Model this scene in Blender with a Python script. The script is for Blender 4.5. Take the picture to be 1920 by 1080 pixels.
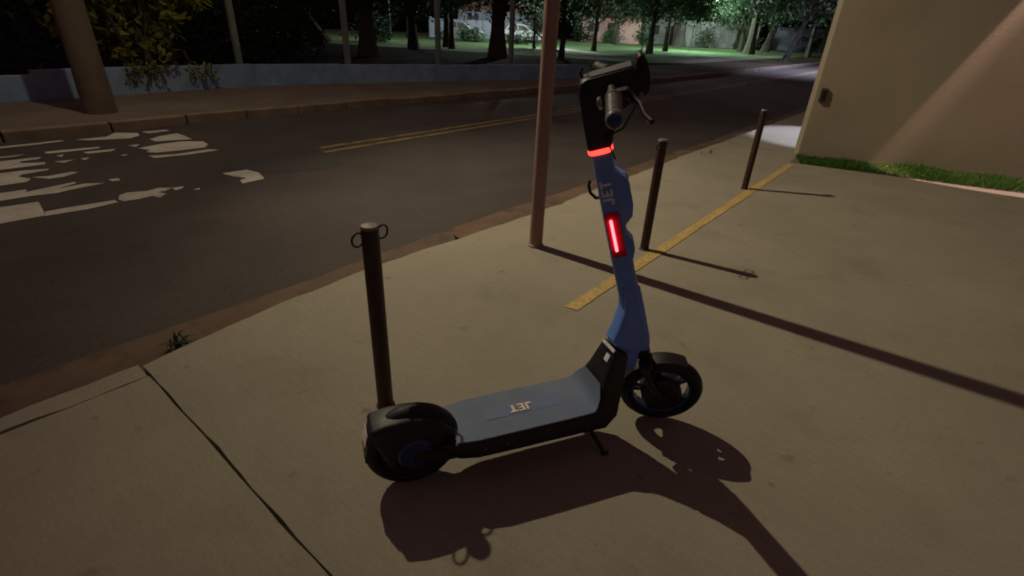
import bpy, bmesh, math, random
from mathutils import Vector, Matrix

# ------------------------------------------------------------------ camera, world, exposure
scene = bpy.context.scene
for o in list(bpy.data.objects):
    bpy.data.objects.remove(o)
COL = scene.collection
cd = bpy.data.cameras.new('camera')
cam = bpy.data.objects.new('camera', cd)
COL.objects.link(cam)
cd.sensor_width = 36.0
cd.lens = 17.85
cd.clip_start = 0.02
cd.clip_end = 600
# axes right, down, forward, fitted to the upright posts and the kerb lines
RT = Vector((0.76703, 0.64023, 0.04206))
DN = Vector((0.32403, -0.32996, -0.88664))
FW = Vector((-0.55378, 0.69371, -0.46055))
m = Matrix.Identity(4)
for i in range(3):
    m[i][0] = RT[i]; m[i][1] = -DN[i]; m[i][2] = -FW[i]
m[2][3] = 1.4
cam.matrix_world = m
scene.camera = cam

world = bpy.data.worlds.new('World')
scene.world = world
world.use_nodes = True
wn = world.node_tree
wn.nodes.clear()
sky = wn.nodes.new('ShaderNodeTexSky')
sky.sky_type = 'NISHITA'
sky.sun_disc = False
sky.sun_elevation = math.radians(-7.0)
sky.sun_rotation = math.radians(200)
bg = wn.nodes.new('ShaderNodeBackground')
bg.inputs['Strength'].default_value = 0.06
wo = wn.nodes.new('ShaderNodeOutputWorld')
# faint even city glow on top of the night sky
glowc = wn.nodes.new('ShaderNodeRGB')
glowc.outputs[0].default_value = (1.05, 0.56, 0.62, 1)
addc = wn.nodes.new('ShaderNodeMix')
addc.data_type = 'RGBA'
addc.blend_type = 'ADD'
addc.inputs[0].default_value = 1.0
wn.links.new(sky.outputs[0], addc.inputs[6])
wn.links.new(glowc.outputs[0], addc.inputs[7])
wn.links.new(addc.outputs[2], bg.inputs[0])
wn.links.new(bg.outputs[0], wo.inputs[0])

scene.view_settings.view_transform = 'Standard'
scene.view_settings.look = 'None'
scene.view_settings.exposure = 0.0
scene.view_settings.gamma = 1.0
scene.view_settings.use_curve_mapping = False
scene.render.engine = 'CYCLES'
scene.cycles.use_denoising = True
try:
    scene.cycles.denoiser = 'OPENIMAGEDENOISE'
except Exception:
    pass
scene.cycles.filter_width = 1.9
scene.cycles.max_bounces = 6
scene.cycles.sample_clamp_indirect = 4.0

random.seed(7)
R = math.radians

# ------------------------------------------------------------------ helpers
def link(o, parent=None):
    COL.objects.link(o)
    if parent is not None:
        o.parent = parent
    return o

class MB:
    def __init__(s):
        s.v = []; s.f = []
    def add(s, vs, fs):
        b = len(s.v)
        s.v += [tuple(p) for p in vs]
        s.f += [tuple(i + b for i in f) for f in fs]
        return s
    def box(s, c, d, rz=0.0):
        cx, cy, cz = c; dx, dy, dz = d[0] / 2, d[1] / 2, d[2] / 2
        ca, sa = math.cos(rz), math.sin(rz)
        vs = []
        for z in (-dz, dz):
            for x, y in ((-dx, -dy), (dx, -dy), (dx, dy), (-dx, dy)):
                vs.append((cx + x * ca - y * sa, cy + x * sa + y * ca, cz + z))
        return s.add(vs, [(3, 2, 1, 0), (4, 5, 6, 7), (0, 1, 5, 4), (1, 2, 6, 5), (2, 3, 7, 6), (3, 0, 4, 7)])
    def tube(s, pts, rad, n=10, cap=True, closed=False):
        pts = [Vector(p) for p in pts]
        k = len(pts)
        if not hasattr(rad, '__len__'):
            rad = [rad] * k
        rings = []
        ref = None
        for i in range(k):
            if closed:
                t = pts[(i + 1) % k] - pts[(i - 1) % k]
            else:
                t = pts[min(i + 1, k - 1)] - pts[max(i - 1, 0)]
            t.normalize()
            if ref is None:
                ref = Vector((0, 0, 1)) if abs(t.z) < 0.9 else Vector((1, 0, 0))
            a = (ref - t * ref.dot(t)).normalized()
            ref = a
            b = t.cross(a)
            rings.append([pts[i] + (a * math.cos(2 * math.pi * j / n) + b * math.sin(2 * math.pi * j / n)) * rad[i] for j in range(n)])
        vs = [p for r in rings for p in r]
        fs = []
        m_ = k if closed else k - 1
        for i in range(m_):
            i2 = (i + 1) % k
            for j in range(n):
                j2 = (j + 1) % n
                fs.append((i * n + j, i * n + j2, i2 * n + j2, i2 * n + j))
        if cap and not closed:
            fs.append(tuple(range(n - 1, -1, -1)))
            fs.append(tuple(range((k - 1) * n, k * n)))
        return s.add(vs, fs)
    def prism(s, outline, a, b, mapf):
        """outline in 2-D, extruded from a to b; mapf(u, v, w) -> point"""
        n = len(outline)
        vs = [mapf(u, v, a) for u, v in outline] + [mapf(u, v, b) for u, v in outline]
        fs = [tuple(range(n - 1, -1, -1)), tuple(range(n, 2 * n))]
        for i in range(n):
            j = (i + 1) % n
            fs.append((i, j, n + j, n + i))
        return s.add(vs, fs)
    def lathe(s, prof, n, mapf):
        """prof: (radius, offset along axis); mapf(x, y, w)"""
        k = len(prof)
        vs = []
        for r, w in prof:
            for j in range(n):
                a = 2 * math.pi * j / n
                vs.append(mapf(r * math.cos(a), r * math.sin(a), w))
        fs = []
        for i in range(k - 1):
            for j in range(n):
                j2 = (j + 1) % n
                fs.append((i * n + j, i * n + j2, (i + 1) * n + j2, (i + 1) * n + j))
        return s.add(vs, fs)
    def build(s, name, mat, parent=None, smooth=False, bevel=0.0, seg=2, fix=True, angle=35):
        me = bpy.data.meshes.new(name)
        me.from_pydata(s.v, [], s.f)
        if fix or bevel:
            bm = bmesh.new(); bm.from_mesh(me)
            if bevel:
                ed = [e for e in bm.edges if len(e.link_faces) == 2 and e.calc_face_angle(0) > R(25)]
                bmesh.ops.bevel(bm, geom=ed, offset=bevel, segments=seg, profile=0.5, affect='EDGES', clamp_overlap=True)
            bmesh.ops.recalc_face_normals(bm, faces=bm.faces)
            bm.to_mesh(me); bm.free()
        me.update()
        me.materials.append(mat)
        if smooth:
            for p in me.polygons:
                p.use_smooth = True
            try:
                me.set_sharp_from_angle(angle=R(angle))
            except Exception:
                pass
        o = bpy.data.objects.new(name, me)
        return link(o, parent)

def tag(o, label=None, cat=None, group=None, kind=None):
    if label: o['label'] = label
    if cat: o['category'] = cat
    if group: o['group'] = group
    if kind: o['kind'] = kind
    return o

def empty(name, loc=(0, 0, 0), rz=0.0):
    o = bpy.data.objects.new(name, None)
    o.location = loc
    o.rotation_euler = (0, 0, rz)
    o.empty_display_size = 0.1
    return link(o)

def copy_tree(o, parent=None):
    c = o.copy()
    link(c, parent)
    for ch in list(o.children):
        copy_tree(ch, c)
    return c

# ------------------------------------------------------------------ materials
def nodes(name):
    mt = bpy.data.materials.new(name)
    mt.use_nodes = True
    nt = mt.node_tree
    b = nt.nodes['Principled BSDF']
    return mt, nt, b

def noise(nt, scale, detail=4, rough=0.55, coord='Object', stretch=None):
    tc = nt.nodes.new('ShaderNodeTexCoord')
    nz = nt.nodes.new('ShaderNodeTexNoise')
    nz.inputs['Scale'].default_value = scale
    nz.inputs['Detail'].default_value = detail
    nz.inputs['Roughness'].default_value = rough
    if stretch:
        mp = nt.nodes.new('ShaderNodeMapping')
        mp.inputs['Scale'].default_value = stretch
        nt.links.new(tc.outputs[coord], mp.inputs[0])
        nt.links.new(mp.outputs[0], nz.inputs[0])
    else:
        nt.links.new(tc.outputs[coord], nz.inputs[0])
    return nz

def ramp(nt, src, stops):
    r = nt.nodes.new('ShaderNodeValToRGB')
    e = r.color_ramp.elements
    while len(e) < len(stops):
        e.new(0.5)
    for i, (p, c) in enumerate(stops):
        e[i].position = p
        e[i].color = (c[0], c[1], c[2], 1) if hasattr(c, '__len__') else (c, c, c, 1)
    nt.links.new(src, r.inputs[0])
    return r

def mixc(nt, a, b, fac, mode='MULTIPLY'):
    mx = nt.nodes.new('ShaderNodeMix')
    mx.data_type = 'RGBA'
    mx.blend_type = mode
    mx.inputs[0].default_value = fac if not hasattr(fac, 'is_linked') else 1
    if hasattr(fac, 'is_linked'):
        nt.links.new(fac, mx.inputs[0])
    nt.links.new(a, mx.inputs[6])
    nt.links.new(b, mx.inputs[7])
    return mx.outputs[2]

def bump(nt, b, src, strength, dist):
    bp = nt.nodes.new('ShaderNodeBump')
    bp.inputs['Strength'].default_value = strength
    bp.inputs['Distance'].default_value = dist
    nt.links.new(src, bp.inputs['Height'])
    nt.links.new(bp.outputs[0], b.inputs['Normal'])

def surf(name, c0, c1, scale=3.0, rough=0.8, bscale=120, bstr=0.3, bdist=0.003, spots=None, metal=0.0, spec=0.4, fine=None):
    mt, nt, b = nodes(name)
    n1 = noise(nt, scale, 6, 0.6)
    r1 = ramp(nt, n1.outputs[0], [(0.3, c0), (0.7, c1)])
    col = r1.outputs[0]
    if spots:
        n3 = noise(nt, spots[0], 3, 0.5)
        r3 = ramp(nt, n3.outputs[0], [(spots[1], spots[3]), (spots[2], (1, 1, 1))])
        col = mixc(nt, col, r3.outputs[0], 1.0)
    if fine:
        n4 = noise(nt, fine[0], 2, 0.6)
        r4 = ramp(nt, n4.outputs[0], [(0.3, fine[1]), (0.7, fine[2])])
        col = mixc(nt, col, r4.outputs[0], 1.0)
    nt.links.new(col, b.inputs['Base Color'])
    b.inputs['Roughness'].default_value = rough
    b.inputs['Metallic'].default_value = metal
    b.inputs['Specular IOR Level'].default_value = spec
    if bstr:
        n2 = noise(nt, bscale, 3, 0.6)
        bump(nt, b, n2.outputs[0], bstr, bdist)
    return mt

def plain(name, c, rough=0.5, metal=0.0, spec=0.5, coat=0.0, var=0.12, scale=30):
    mt, nt, b = nodes(name)
    n1 = noise(nt, scale, 4)
    r1 = ramp(nt, n1.outputs[0], [(0.3, [x * (1 - var) for x in c]), (0.7, [min(1, x * (1 + var)) for x in c])])
    nt.links.new(r1.outputs[0], b.inputs['Base Color'])
    r2 = ramp(nt, n1.outputs[0], [(0.3, max(0, rough - 0.07)), (0.7, min(1, rough + 0.07))])
    nt.links.new(r2.outputs[0], b.inputs['Roughness'])
    b.inputs['Metallic'].default_value = metal
    b.inputs['Specular IOR Level'].default_value = spec
    b.inputs['Coat Weight'].default_value = coat
    return mt

def glow(name, c, strength):
    mt, nt, b = nodes(name)
    b.inputs['Base Color'].default_value = (c[0] * .6, c[1] * .6, c[2] * .6, 1)
    b.inputs['Emission Color'].default_value = (*c, 1)
    b.inputs['Emission Strength'].default_value = strength
    return mt

def leafmat(name, c0, c1, trans=0.35):
    mt, nt, b = nodes(name)
    n1 = noise(nt, 2.2, 3)
    oi = nt.nodes.new('ShaderNodeNewGeometry')
    r1 = ramp(nt, oi.outputs['Random Per Island'], [(0.0, c0), (1.0, c1)])
    nt.links.new(r1.outputs[0], b.inputs['Base Color'])
    b.inputs['Roughness'].default_value = 0.55
    b.inputs['Specular IOR Level'].default_value = 0.25
    tr = nt.nodes.new('ShaderNodeBsdfTranslucent')
    nt.links.new(r1.outputs[0], tr.inputs[0])
    mx = nt.nodes.new('ShaderNodeMixShader')
    mx.inputs[0].default_value = trans
    out = nt.nodes['Material Output']
    nt.links.new(b.outputs[0], mx.inputs[1])
    nt.links.new(tr.outputs[0], mx.inputs[2])
    nt.links.new(mx.outputs[0], out.inputs[0])
    return mt

M = {}
def concrete(name):
    mt, nt, b = nodes(name)
    base = ramp(nt, noise(nt, 0.7, 6, 0.65).outputs[0], [(0.3, (0.262, 0.246, 0.190)), (0.7, (0.345, 0.325, 0.252))]).outputs[0]
    st = ramp(nt, noise(nt, 2.1, 5, 0.6).outputs[0], [(0.27, (0.84, 0.83, 0.81)), (0.46, (1, 1, 1))]).outputs[0]
    col = mixc(nt, base, st, 1.0)
    gum = ramp(nt, noise(nt, 11.0, 2, 0.4).outputs[0], [(0.21, (0.72, 0.71, 0.69)), (0.30, (1, 1, 1))]).outputs[0]
    col = mixc(nt, col, gum, 1.0)
    grit = ramp(nt, noise(nt, 85.0, 4, 0.75).outputs[0], [(0.32, (0.86, 0.86, 0.85)), (0.68, (1.07, 1.07, 1.06))]).outputs[0]
    col = mixc(nt, col, grit, 1.0)
    brush = ramp(nt, noise(nt, 18.0, 4, 0.7, stretch=(0.5, 3.0, 1)).outputs[0], [(0.3, (0.91, 0.91, 0.90)), (0.7, (1.03, 1.03, 1.03))]).outputs[0]
    col = mixc(nt, col, brush, 1.0)
    nt.links.new(col, b.inputs['Base Color'])
    b.inputs['Roughness'].default_value = 0.88
    b.inputs['Specular IOR Level'].default_value = 0.35
    bump(nt, b, noise(nt, 150, 4, 0.65).outputs[0], 0.22, 0.002)
    return mt
M['concrete'] = concrete('concrete')
M['kerb'] = surf('kerb', (0.15, 0.11, 0.075), (0.26, 0.20, 0.14), 2.5, 0.9, 60, 0.5, 0.004)
M['gutter'] = surf('gutter', (0.09, 0.06, 0.04), (0.15, 0.10, 0.066), 2.2, 0.9, 70, 0.5, 0.004, spots=(6, 0.3, 0.5, (0.6, 0.6, 0.6)))
M['asphalt'] = surf('asphalt', (0.046, 0.038, 0.033), (0.074, 0.061, 0.053), 0.7, 0.8, 160, 0.7, 0.005, spots=(1.6, 0.30, 0.55, (0.80, 0.80, 0.80)),
                    fine=(95, (0.62, 0.62, 0.62), (1.22, 1.22, 1.22)))
M['patch'] = surf('patch', (0.037, 0.036, 0.034), (0.048, 0.046, 0.043), 1.5, 0.8, 200, 0.5, 0.003)
def wornpaint(name, c0, c1, lo, hi):
    mt = surf(name, c0, c1, 5, 0.75, 150, 0.3, 0.002, fine=(60, (0.75, 0.75, 0.75), (1, 1, 1)))
    nt = mt.node_tree
    n1 = noise(nt, 7.0, 5, 0.65, stretch=(2.2, 0.7, 1.0))
    n2 = noise(nt, 70.0, 3, 0.7)
    ad = nt.nodes.new('ShaderNodeMath'); ad.operation = 'MULTIPLY_ADD'
    ad.inputs[1].default_value = 0.45
    nt.links.new(n2.outputs[0], ad.inputs[0]); nt.links.new(n1.outputs[0], ad.inputs[2])
    r = ramp(nt, ad.outputs[0], [(lo, 0.0), (hi, 1.0)])
    tr = nt.nodes.new('ShaderNodeBsdfTransparent')
    mx = nt.nodes.new('ShaderNodeMixShader')
    nt.links.new(r.outputs[0], mx.inputs[0])
    nt.links.new(tr.outputs[0], mx.inputs[1])
    nt.links.new(nt.nodes['Principled BSDF'].outputs[0], mx.inputs[2])
    nt.links.new(mx.outputs[0], nt.nodes['Material Output'].inputs[0])
    return mt
M['paint_white'] = wornpaint('paint_white', (0.46, 0.44, 0.37), (0.64, 0.62, 0.53), 0.43, 0.60)
M['paint_yellow'] = wornpaint('paint_yellow', (0.22, 0.16, 0.055), (0.32, 0.235, 0.08), 0.48, 0.72)
M['strip_yellow'] = surf('strip_yellow', (0.46, 0.34, 0.12), (0.62, 0.47, 0.17), 3, 0.75, 150, 0.3, 0.002, fine=(30, (0.66, 0.66, 0.66), (1.05, 1.05, 1.05)))
M['dirt'] = surf('dirt', (0.115, 0.094, 0.070), (0.18, 0.148, 0.112), 1.3, 0.95, 40, 0.6, 0.01)
M['soil'] = surf('soil', (0.006, 0.005, 0.004), (0.014, 0.011, 0.009), 0.8, 1.0, 20, 0.5, 0.02, spec=0.03)  # near black: the dark of the unlit park is put into the colour
M['verge'] = surf('verge', (0.03, 0.026, 0.016), (0.075, 0.06, 0.04), 0.35, 0.95, 30, 0.6, 0.02, spec=0.05)  # far pavement earth, its colour darkened for the shade between lamps
M['lawn'] = surf('lawn', (0.045, 0.095, 0.026), (0.085, 0.15, 0.045), 0.45, 0.95, 14, 0.8, 0.05, fine=(9, (0.65, 0.65, 0.65), (1.1, 1.1, 1.1)))
M['path'] = surf('path', (0.26, 0.25, 0.21), (0.34, 0.33, 0.28), 0.7, 0.95, 20, 0.4, 0.01)
M['blue_wall'] = surf('blue_wall', (0.16, 0.24, 0.36), (0.24, 0.34, 0.46), 1.1, 0.85, 90, 0.3, 0.003, spots=(3, 0.3, 0.55, (0.7, 0.72, 0.75)))
M['post'] = surf('post', (0.11, 0.13, 0.125), (0.17, 0.19, 0.185), 3, 0.9, 90, 0.3, 0.003)
M['pole'] = surf('pole', (0.10, 0.074, 0.053), (0.155, 0.116, 0.084), 3, 0.9, 60, 0.4, 0.004)
M['rust_paint'] = surf('rust_paint', (0.26, 0.165, 0.135), (0.33, 0.21, 0.175), 4, 0.55, 90, 0.2, 0.001)
M['bollard'] = surf('bollard', (0.035, 0.018, 0.012), (0.06, 0.032, 0.022), 7, 0.5, 120, 0.25, 0.001)
M['cap'] = plain('cap', (0.22, 0.20, 0.18), 0.45, 0.3)
M['ringmetal'] = plain('ringmetal', (0.05, 0.04, 0.03), 0.5, 0.5)
M['beige'] = surf('beige', (0.355, 0.315, 0.225), (0.415, 0.37, 0.268), 0.6, 0.9, 55, 0.25, 0.003, spots=(1.4, 0.28, 0.5, (0.9, 0.89, 0.87)), fine=(90, (0.95, 0.95, 0.95), (1.03, 1.03, 1.03)))
M['boxmat'] = plain('boxmat', (0.06, 0.045, 0.03), 0.6)
M['grass'] = leafmat('grass', (0.035, 0.115, 0.012), (0.09, 0.20, 0.032), 0.3)
M['bark'] = surf('bark', (0.035, 0.028, 0.022), (0.075, 0.06, 0.048), 6, 0.95, 30, 0.7, 0.02)
M['bark_pale'] = surf('bark_pale', (0.055, 0.048, 0.042), (0.11, 0.098, 0.085), 5, 0.95, 30, 0.6, 0.02)
M['leaf_dark'] = leafmat('leaf_dark', (0.008, 0.018, 0.008), (0.03, 0.058, 0.024))
M['leaf_mid'] = leafmat('leaf_mid', (0.03, 0.06, 0.03), (0.085, 0.14, 0.07))
M['leaf_yellow'] = leafmat('leaf_yellow', (0.10, 0.115, 0.02), (0.30, 0.29, 0.06))
M['leaf_pale'] = leafmat('leaf_pale', (0.06, 0.09, 0.06), (0.16, 0.20, 0.13))
M['pale_wall'] = surf('pale_wall', (0.33, 0.33, 0.32), (0.45, 0.45, 0.43), 0.5, 0.9, 20, 0.2, 0.01)
M['pink_wall'] = surf('pink_wall', (0.44, 0.27, 0.25), (0.52, 0.33, 0.30), 0.5, 0.9, 20, 0.2, 0.01)
M['grey_wall'] = surf('grey_wall', (0.2, 0.22, 0.28), (0.28, 0.30, 0.37), 0.5, 0.9, 20, 0.2, 0.01)
M['roof'] = surf('roof', (0.14, 0.06, 0.04), (0.22, 0.10, 0.07), 2, 0.9, 20, 0.4, 0.02)
M['glass'] = plain('glass', (0.07, 0.07, 0.08), 0.15, 0, 0.6)
M['car_silver'] = plain('car_silver', (0.26, 0.26, 0.30), 0.3, 0.3, 0.5, 0.6)
M['car_white'] = plain('car_white', (0.5, 0.5, 0.52), 0.3, 0.0, 0.5, 0.6)
M['rubber'] = plain('rubber', (0.010, 0.011, 0.015), 0.6, 0, 0.4)
M['lampgrey'] = plain('lampgrey', (0.2, 0.2, 0.2), 0.5, 0.4)
M['steel'] = plain('steel', (0.32, 0.30, 0.28), 0.35, 0.8)
# scooter
M['black'] = plain('black', (0.009, 0.009, 0.011), 0.52, 0, 0.5)
M['black_gloss'] = plain('black_gloss', (0.006, 0.006, 0.007), 0.22, 0, 0.5)
M['blue'] = plain('blue', (0.14, 0.30, 0.82), 0.42, 0.0, 0.5, 0.15, 0.06, 14)
M['deck_mat'] = surf('deck_mat', (0.14, 0.195, 0.285), (0.175, 0.235, 0.33), 6, 0.65, 420, 0.35, 0.001, fine=(9, (0.85, 0.86, 0.88), (1, 1, 1)))
M['deck_band'] = plain('deck_band', (0.14, 0.21, 0.335), 0.6, 0, 0.4, 0, 0.06)
M['letter'] = plain('letter', (0.8, 0.7, 0.58), 0.6, 0, 0.4, 0, 0.05)
M['letter_grey'] = plain('letter_grey', (0.80, 0.82, 0.88), 0.6, 0, 0.4, 0, 0.05)
M['reflector'] = plain('reflector', (0.85, 0.85, 0.82), 0.25, 0, 0.6)
M['rim_blue'] = plain('rim_blue', (0.05, 0.075, 0.20), 0.34, 0.5)
M['grip'] = plain('grip', (0.17, 0.175, 0.185), 0.42, 0, 0.5)
M['led_red'] = glow('led_red', (1.0, 0.045, 0.03), 3.2)
M['led_core'] = glow('led_core', (1.0, 0.095, 0.11), 6.0)
M['red_halo'] = plain('red_halo', (0.42, 0.012, 0.05), 0.5, 0, 0.3, 0, 0.05)  # red glow around the light bar, put into a plate's colour
M['warm_lamp'] = glow('warm_lamp', (1.0, 0.8, 0.5), 20)
M['white_lamp'] = glow('white_lamp', (0.75, 1.0, 0.85), 5)

def spot(name, loc, target, power, color, cone=150, blend=1.0, radius=0.08, parent=None, scale=None):
    ld = bpy.data.lights.new(name, 'SPOT')
    ld.energy = power
    ld.color = color
    ld.spot_size = R(cone)
    ld.spot_blend = blend
    ld.shadow_soft_size = radius
    o = bpy.data.objects.new(name, ld)
    d = Vector(target) - Vector(loc)
    o.rotation_euler = d.to_track_quat('-Z', 'Y').to_euler()
    o.location = loc
    if scale:
        o.scale = scale
    link(o, parent)
    return o

# ------------------------------------------------------------------ ground, road, kerbs
def sheet(name, pts, z, mat, parent=None, kind='structure'):
    b = MB().add([(x, y, z) for x, y in pts], [tuple(range(len(pts)))])
    o = b.build(name, mat, parent)
    if kind: o['kind'] = kind
    return o

sheet('ground', [(-300, -300), (300, -300), (300, 300), (-300, 300)], -0.16, M['soil'])
FK = [(-8.5, -30), (-8.5, 0), (-8.55, 3), (-8.45, 6.5), (-8.1, 10.5), (-7.85, 16), (-7.7, 40), (-8.2, 60), (-9.5, 90)]
road_pts = [(x, y) for x, y in FK] + [(-2.8, 90), (-2.8, -30)]
road = sheet('road', road_pts, -0.10, M['asphalt'])
gut = MB()
ys = [-30, -12] + [-6 + 0.3 * i for i in range(80)] + [30, 90]
for i, y in enumerate(ys):
    w = 0.02 * math.sin(y * 1.7) + random.uniform(-.012, .012)
    gut.v += [(-2.81 + w, y, -0.096), (-2.33, y, -0.082)]
for i in range(len(ys) - 1):
    gut.f.append((2 * i, 2 * i + 1, 2 * i + 3, 2 * i + 2))
tag(gut.build('gutter', M['gutter']), kind='structure')

def wob(a, b, step, amp, seed):
    rr = random.Random(seed)
    n = max(1, int(math.hypot(b[0] - a[0], b[1] - a[1]) / step))
    L = math.hypot(b[0] - a[0], b[1] - a[1])
    nx, ny = -(b[1] - a[1]) / L, (b[0] - a[0]) / L
    out = []
    ph = rr.uniform(0, 6)
    for i in range(n):
        t = i / n
        w = amp * (rr.uniform(-1, 1) * 0.7 + 0.5 * math.sin(ph + t * L * 3.1)) if i else 0
        if rr.random() < 0.06 and i: w += amp * 2.2
        out.append((a[0] + (b[0] - a[0]) * t + nx * w, a[1] + (b[1] - a[1]) * t + ny * w))
    return out

pavement = empty('pavement')
tag(pavement, kind='structure')
def slab(corners, amps, seed, z0=-0.10, z1=0.0, mat='concrete', name='slab', bevel=0.004):
    out = []
    for i in range(len(corners)):
        out += wob(corners[i], corners[(i + 1) % len(corners)], 0.09, amps[i], seed + i)
    b = MB().prism(out, z0, z1, lambda u, v, w: (u, v, w))
    return b.build(name, M[mat], pavement, bevel=0)
slab([(-2.275, -9), (9, -9), (9, 0.45), (-2.275, 0.388)], [0, 0, 0.004, 0.006], 11)
slab([(-2.37, 0.396), (9, 0.458), (9, 7.9), (-1.36, 7.9), (-2.45, 7.86), (-2.47, 6.5), (-2.44, 4.6), (-2.425, 3.3), (-2.455, 2.5), (-2.50, 1.75), (-2.46, 1.0), (-2.40, .55)], [0.004, 0, 0, 0, 0.009, 0.009, 0.009, 0.011, 0.011, 0.011, 0.011, 0.011], 21)
slab([(-2.45, 7.875), (-1.36, 7.915), (9, 7.915), (9, 30), (-2.45, 30)], [0, 0, 0, 0, 0.009], 31)
slab([(-2.45, 30.02), (9, 30.02), (9, 90), (-2.45, 90)], [0, 0, 0, 0.0], 41)
for i in range(9):
    y1 = 0.385 - i * 1.02
    slab([(-2.40, y1 - 1.012), (-2.284, y1 - 1.012), (-2.284, y1), (-2.40, y1)], [0, 0.006, 0, 0.010], 51 + i * 5, -0.10, -0.004, 'concrete', 'kerb_stone')
# yellow line painted on the pavement
yl = []
yl += wob((-1.325, 2.14), (-1.245, 2.15), 0.03, 0.004, 3)
yl += wob((-1.245, 2.15), (-1.29, 7.14), 0.08, 0.004, 4)
yl += wob((-1.29, 7.14), (-1.37, 7.14), 0.03, 0.003, 5)
yl += wob((-1.37, 7.14), (-1.325, 2.14), 0.08, 0.004, 6)
MB().add([(x, y, 0.004) for x, y in yl], [tuple(range(len(yl)))]).build('yellow_line', M['strip_yellow'], pavement)

# far kerb and far pavement
far_kerb = empty('far_kerb')
tag(far_kerb, kind='structure')
def along(poly, y):
    for (x0, y0), (x1, y1) in zip(poly, poly[1:]):
        if y0 <= y <= y1:
            return x0 + (x1 - x0) * (y - y0) / (y1 - y0)
    return poly[-1][0]
y = -12.0
rk = random.Random(5)
while y < 46:
    L = rk.uniform(0.85, 1.1)
    x0, x1 = along(FK, y), along(FK, y + L)
    dx = rk.uniform(-.012, .012); dz = rk.uniform(-.012, .012)
    b = MB().prism([(x0 + dx, y + .012), (x1 + dx, y + L - .012), (x1 + dx - .13, y + L - .012), (x0 + dx - .13, y + .012)], -0.12, 0.028 + dz, lambda u, v, w: (u, v, w))
    b.build('kerb_stone', M['kerb'], far_kerb, bevel=0.012)
    y += L
FW_ = [(-11.15, -12), (-11.15, 1.8), (-11.36, 4), (-11.45, 5.4), (-11.05, 7.2), (-10.36, 9.5), (-9.62, 12.3), (-9.0, 14.6)]
fp = [(x - .12, y) for x, y in FK if y < 12] + [(-8.1, 14.6), (-9.2, 14.6)] + [(x - .1, y) for x, y in reversed(FW_)] + [(-11.25, -30)]
sheet('far_pavement', fp, 0.015, M['dirt'])

sheet('far_pavement_shaded', [(-8.08, 14.61), (-7.97, 16), (-7.82, 40), (-8.32, 60), (-9.62, 90), (-11.6, 90), (-11.0, 50), (-11.0, 18), (-10.6, 16), (-9.2, 14.61)], 0.012, M['verge'])  # far pavement goes on here, with its shade put into a darker colour

# ------------------------------------------------------------------ road paint
def patch_paint(name, polys, mat, z=-0.096):
    b = MB()
    for p in polys:
        b.add([(x, y, z) for x, y in p], [tuple(range(len(p)))])
    return b.build(name, mat, road)
patch_paint('crosswalk_stripe', [[(-5.806,-1.067),(-5.678,0.655),(-5.367,0.627),(-5.243,0.609),(-5.218,-1.159)],[(-5.346,0.63),(-5.356,0.756),(-5.341,0.914),(-5.328,1.1),(-5.244,1.104),(-5.204,0.88),(-5.218,0.691),(-5.229,0.606)],[(-5.45,1.171),(-5.495,1.241),(-5.436,1.379),(-5.472,1.491),(-5.398,1.573),(-5.342,1.508),(-5.339,1.437),(-5.24,1.473),(-5.162,1.394),(-5.255,1.362),(-5.225,1.257),(-5.247,1.144),(-5.324,1.127)],[(-5.398,1.573),(-5.38,1.672),(-5.319,1.635),(-5.287,1.569)],[(-5.223,1.691),(-5.231,1.76),(-5.175,1.719)],[(-5.604,2.117),(-5.59,2.364),(-5.386,2.4),(-5.143,2.334),(-5.118,2.102),(-5.242,2.134),(-5.294,2.223),(-5.406,2.157)]], M['paint_white'])
patch_paint('crosswalk_stripe', [[(-6.232,-1.001),(-6.148,0.664),(-6.06,0.641),(-6.159,1.015),(-6.11,1.015),(-6.014,0.863),(-6.039,1.068),(-5.95,1.195),(-5.916,0.997),(-5.863,0.812),(-5.9,0.655),(-5.874,-1.057)],[(-6.068,1.257),(-6.05,1.335),(-5.957,1.326),(-5.967,1.259)]], M['paint_white'])
patch_paint('crosswalk_stripe', [[(-6.967,-0.887),(-6.916,0.764),(-6.851,0.967),(-6.787,0.945),(-6.75,0.742),(-6.685,0.699),(-6.527,0.765),(-6.425,0.715),(-6.427,-0.971)],[(-6.586,0.783),(-6.539,0.895),(-6.578,1.091),(-6.518,1.129),(-6.426,0.994),(-6.426,0.879)]], M['paint_white'])
patch_paint('crosswalk_stripe', [[(-7.489,-0.805),(-7.471,0.862),(-7.458,1.028),(-7.369,0.984),(-7.35,0.823),(-7.26,0.825),(-7.169,1.002),(-7.071,0.977),(-7.085,-0.868)],[(-7.147,1.064),(-7.122,1.24),(-7.032,1.128)],[(-7.426,1.145),(-7.46,1.223),(-7.334,1.177)],[(-7.142,1.292),(-7.136,1.377),(-7.03,1.312)]], M['paint_white'])
patch_paint('crosswalk_stripe', [[(-7.701,1.095),(-7.689,1.323),(-7.641,1.608),(-7.564,1.567),(-7.57,1.296),(-7.594,1.101)],[(-7.708,-0.771),(-7.696,0.938),(-7.64,0.848),(-7.597,-0.789)],[(-7.453,1.397),(-7.415,1.705),(-7.326,1.638),(-7.338,1.413)],[(-7.518,1.854),(-7.532,1.982),(-7.404,1.903)],[(-7.051,1.637),(-7.054,1.715),(-6.993,1.666)]], M['paint_white'])
patch_paint('crosswalk_stripe', [[(-7.303,1.888),(-7.393,2.157),(-7.401,2.401),(-7.248,2.594),(-7.056,2.58),(-6.897,2.483),(-6.903,2.245),(-6.944,1.975),(-7.046,1.894),(-7.13,1.965)],[(-6.841,1.849),(-6.738,2.098),(-6.765,2.46),(-6.655,2.549),(-6.64,2.174),(-6.695,1.865)]], M['paint_white'])
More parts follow.
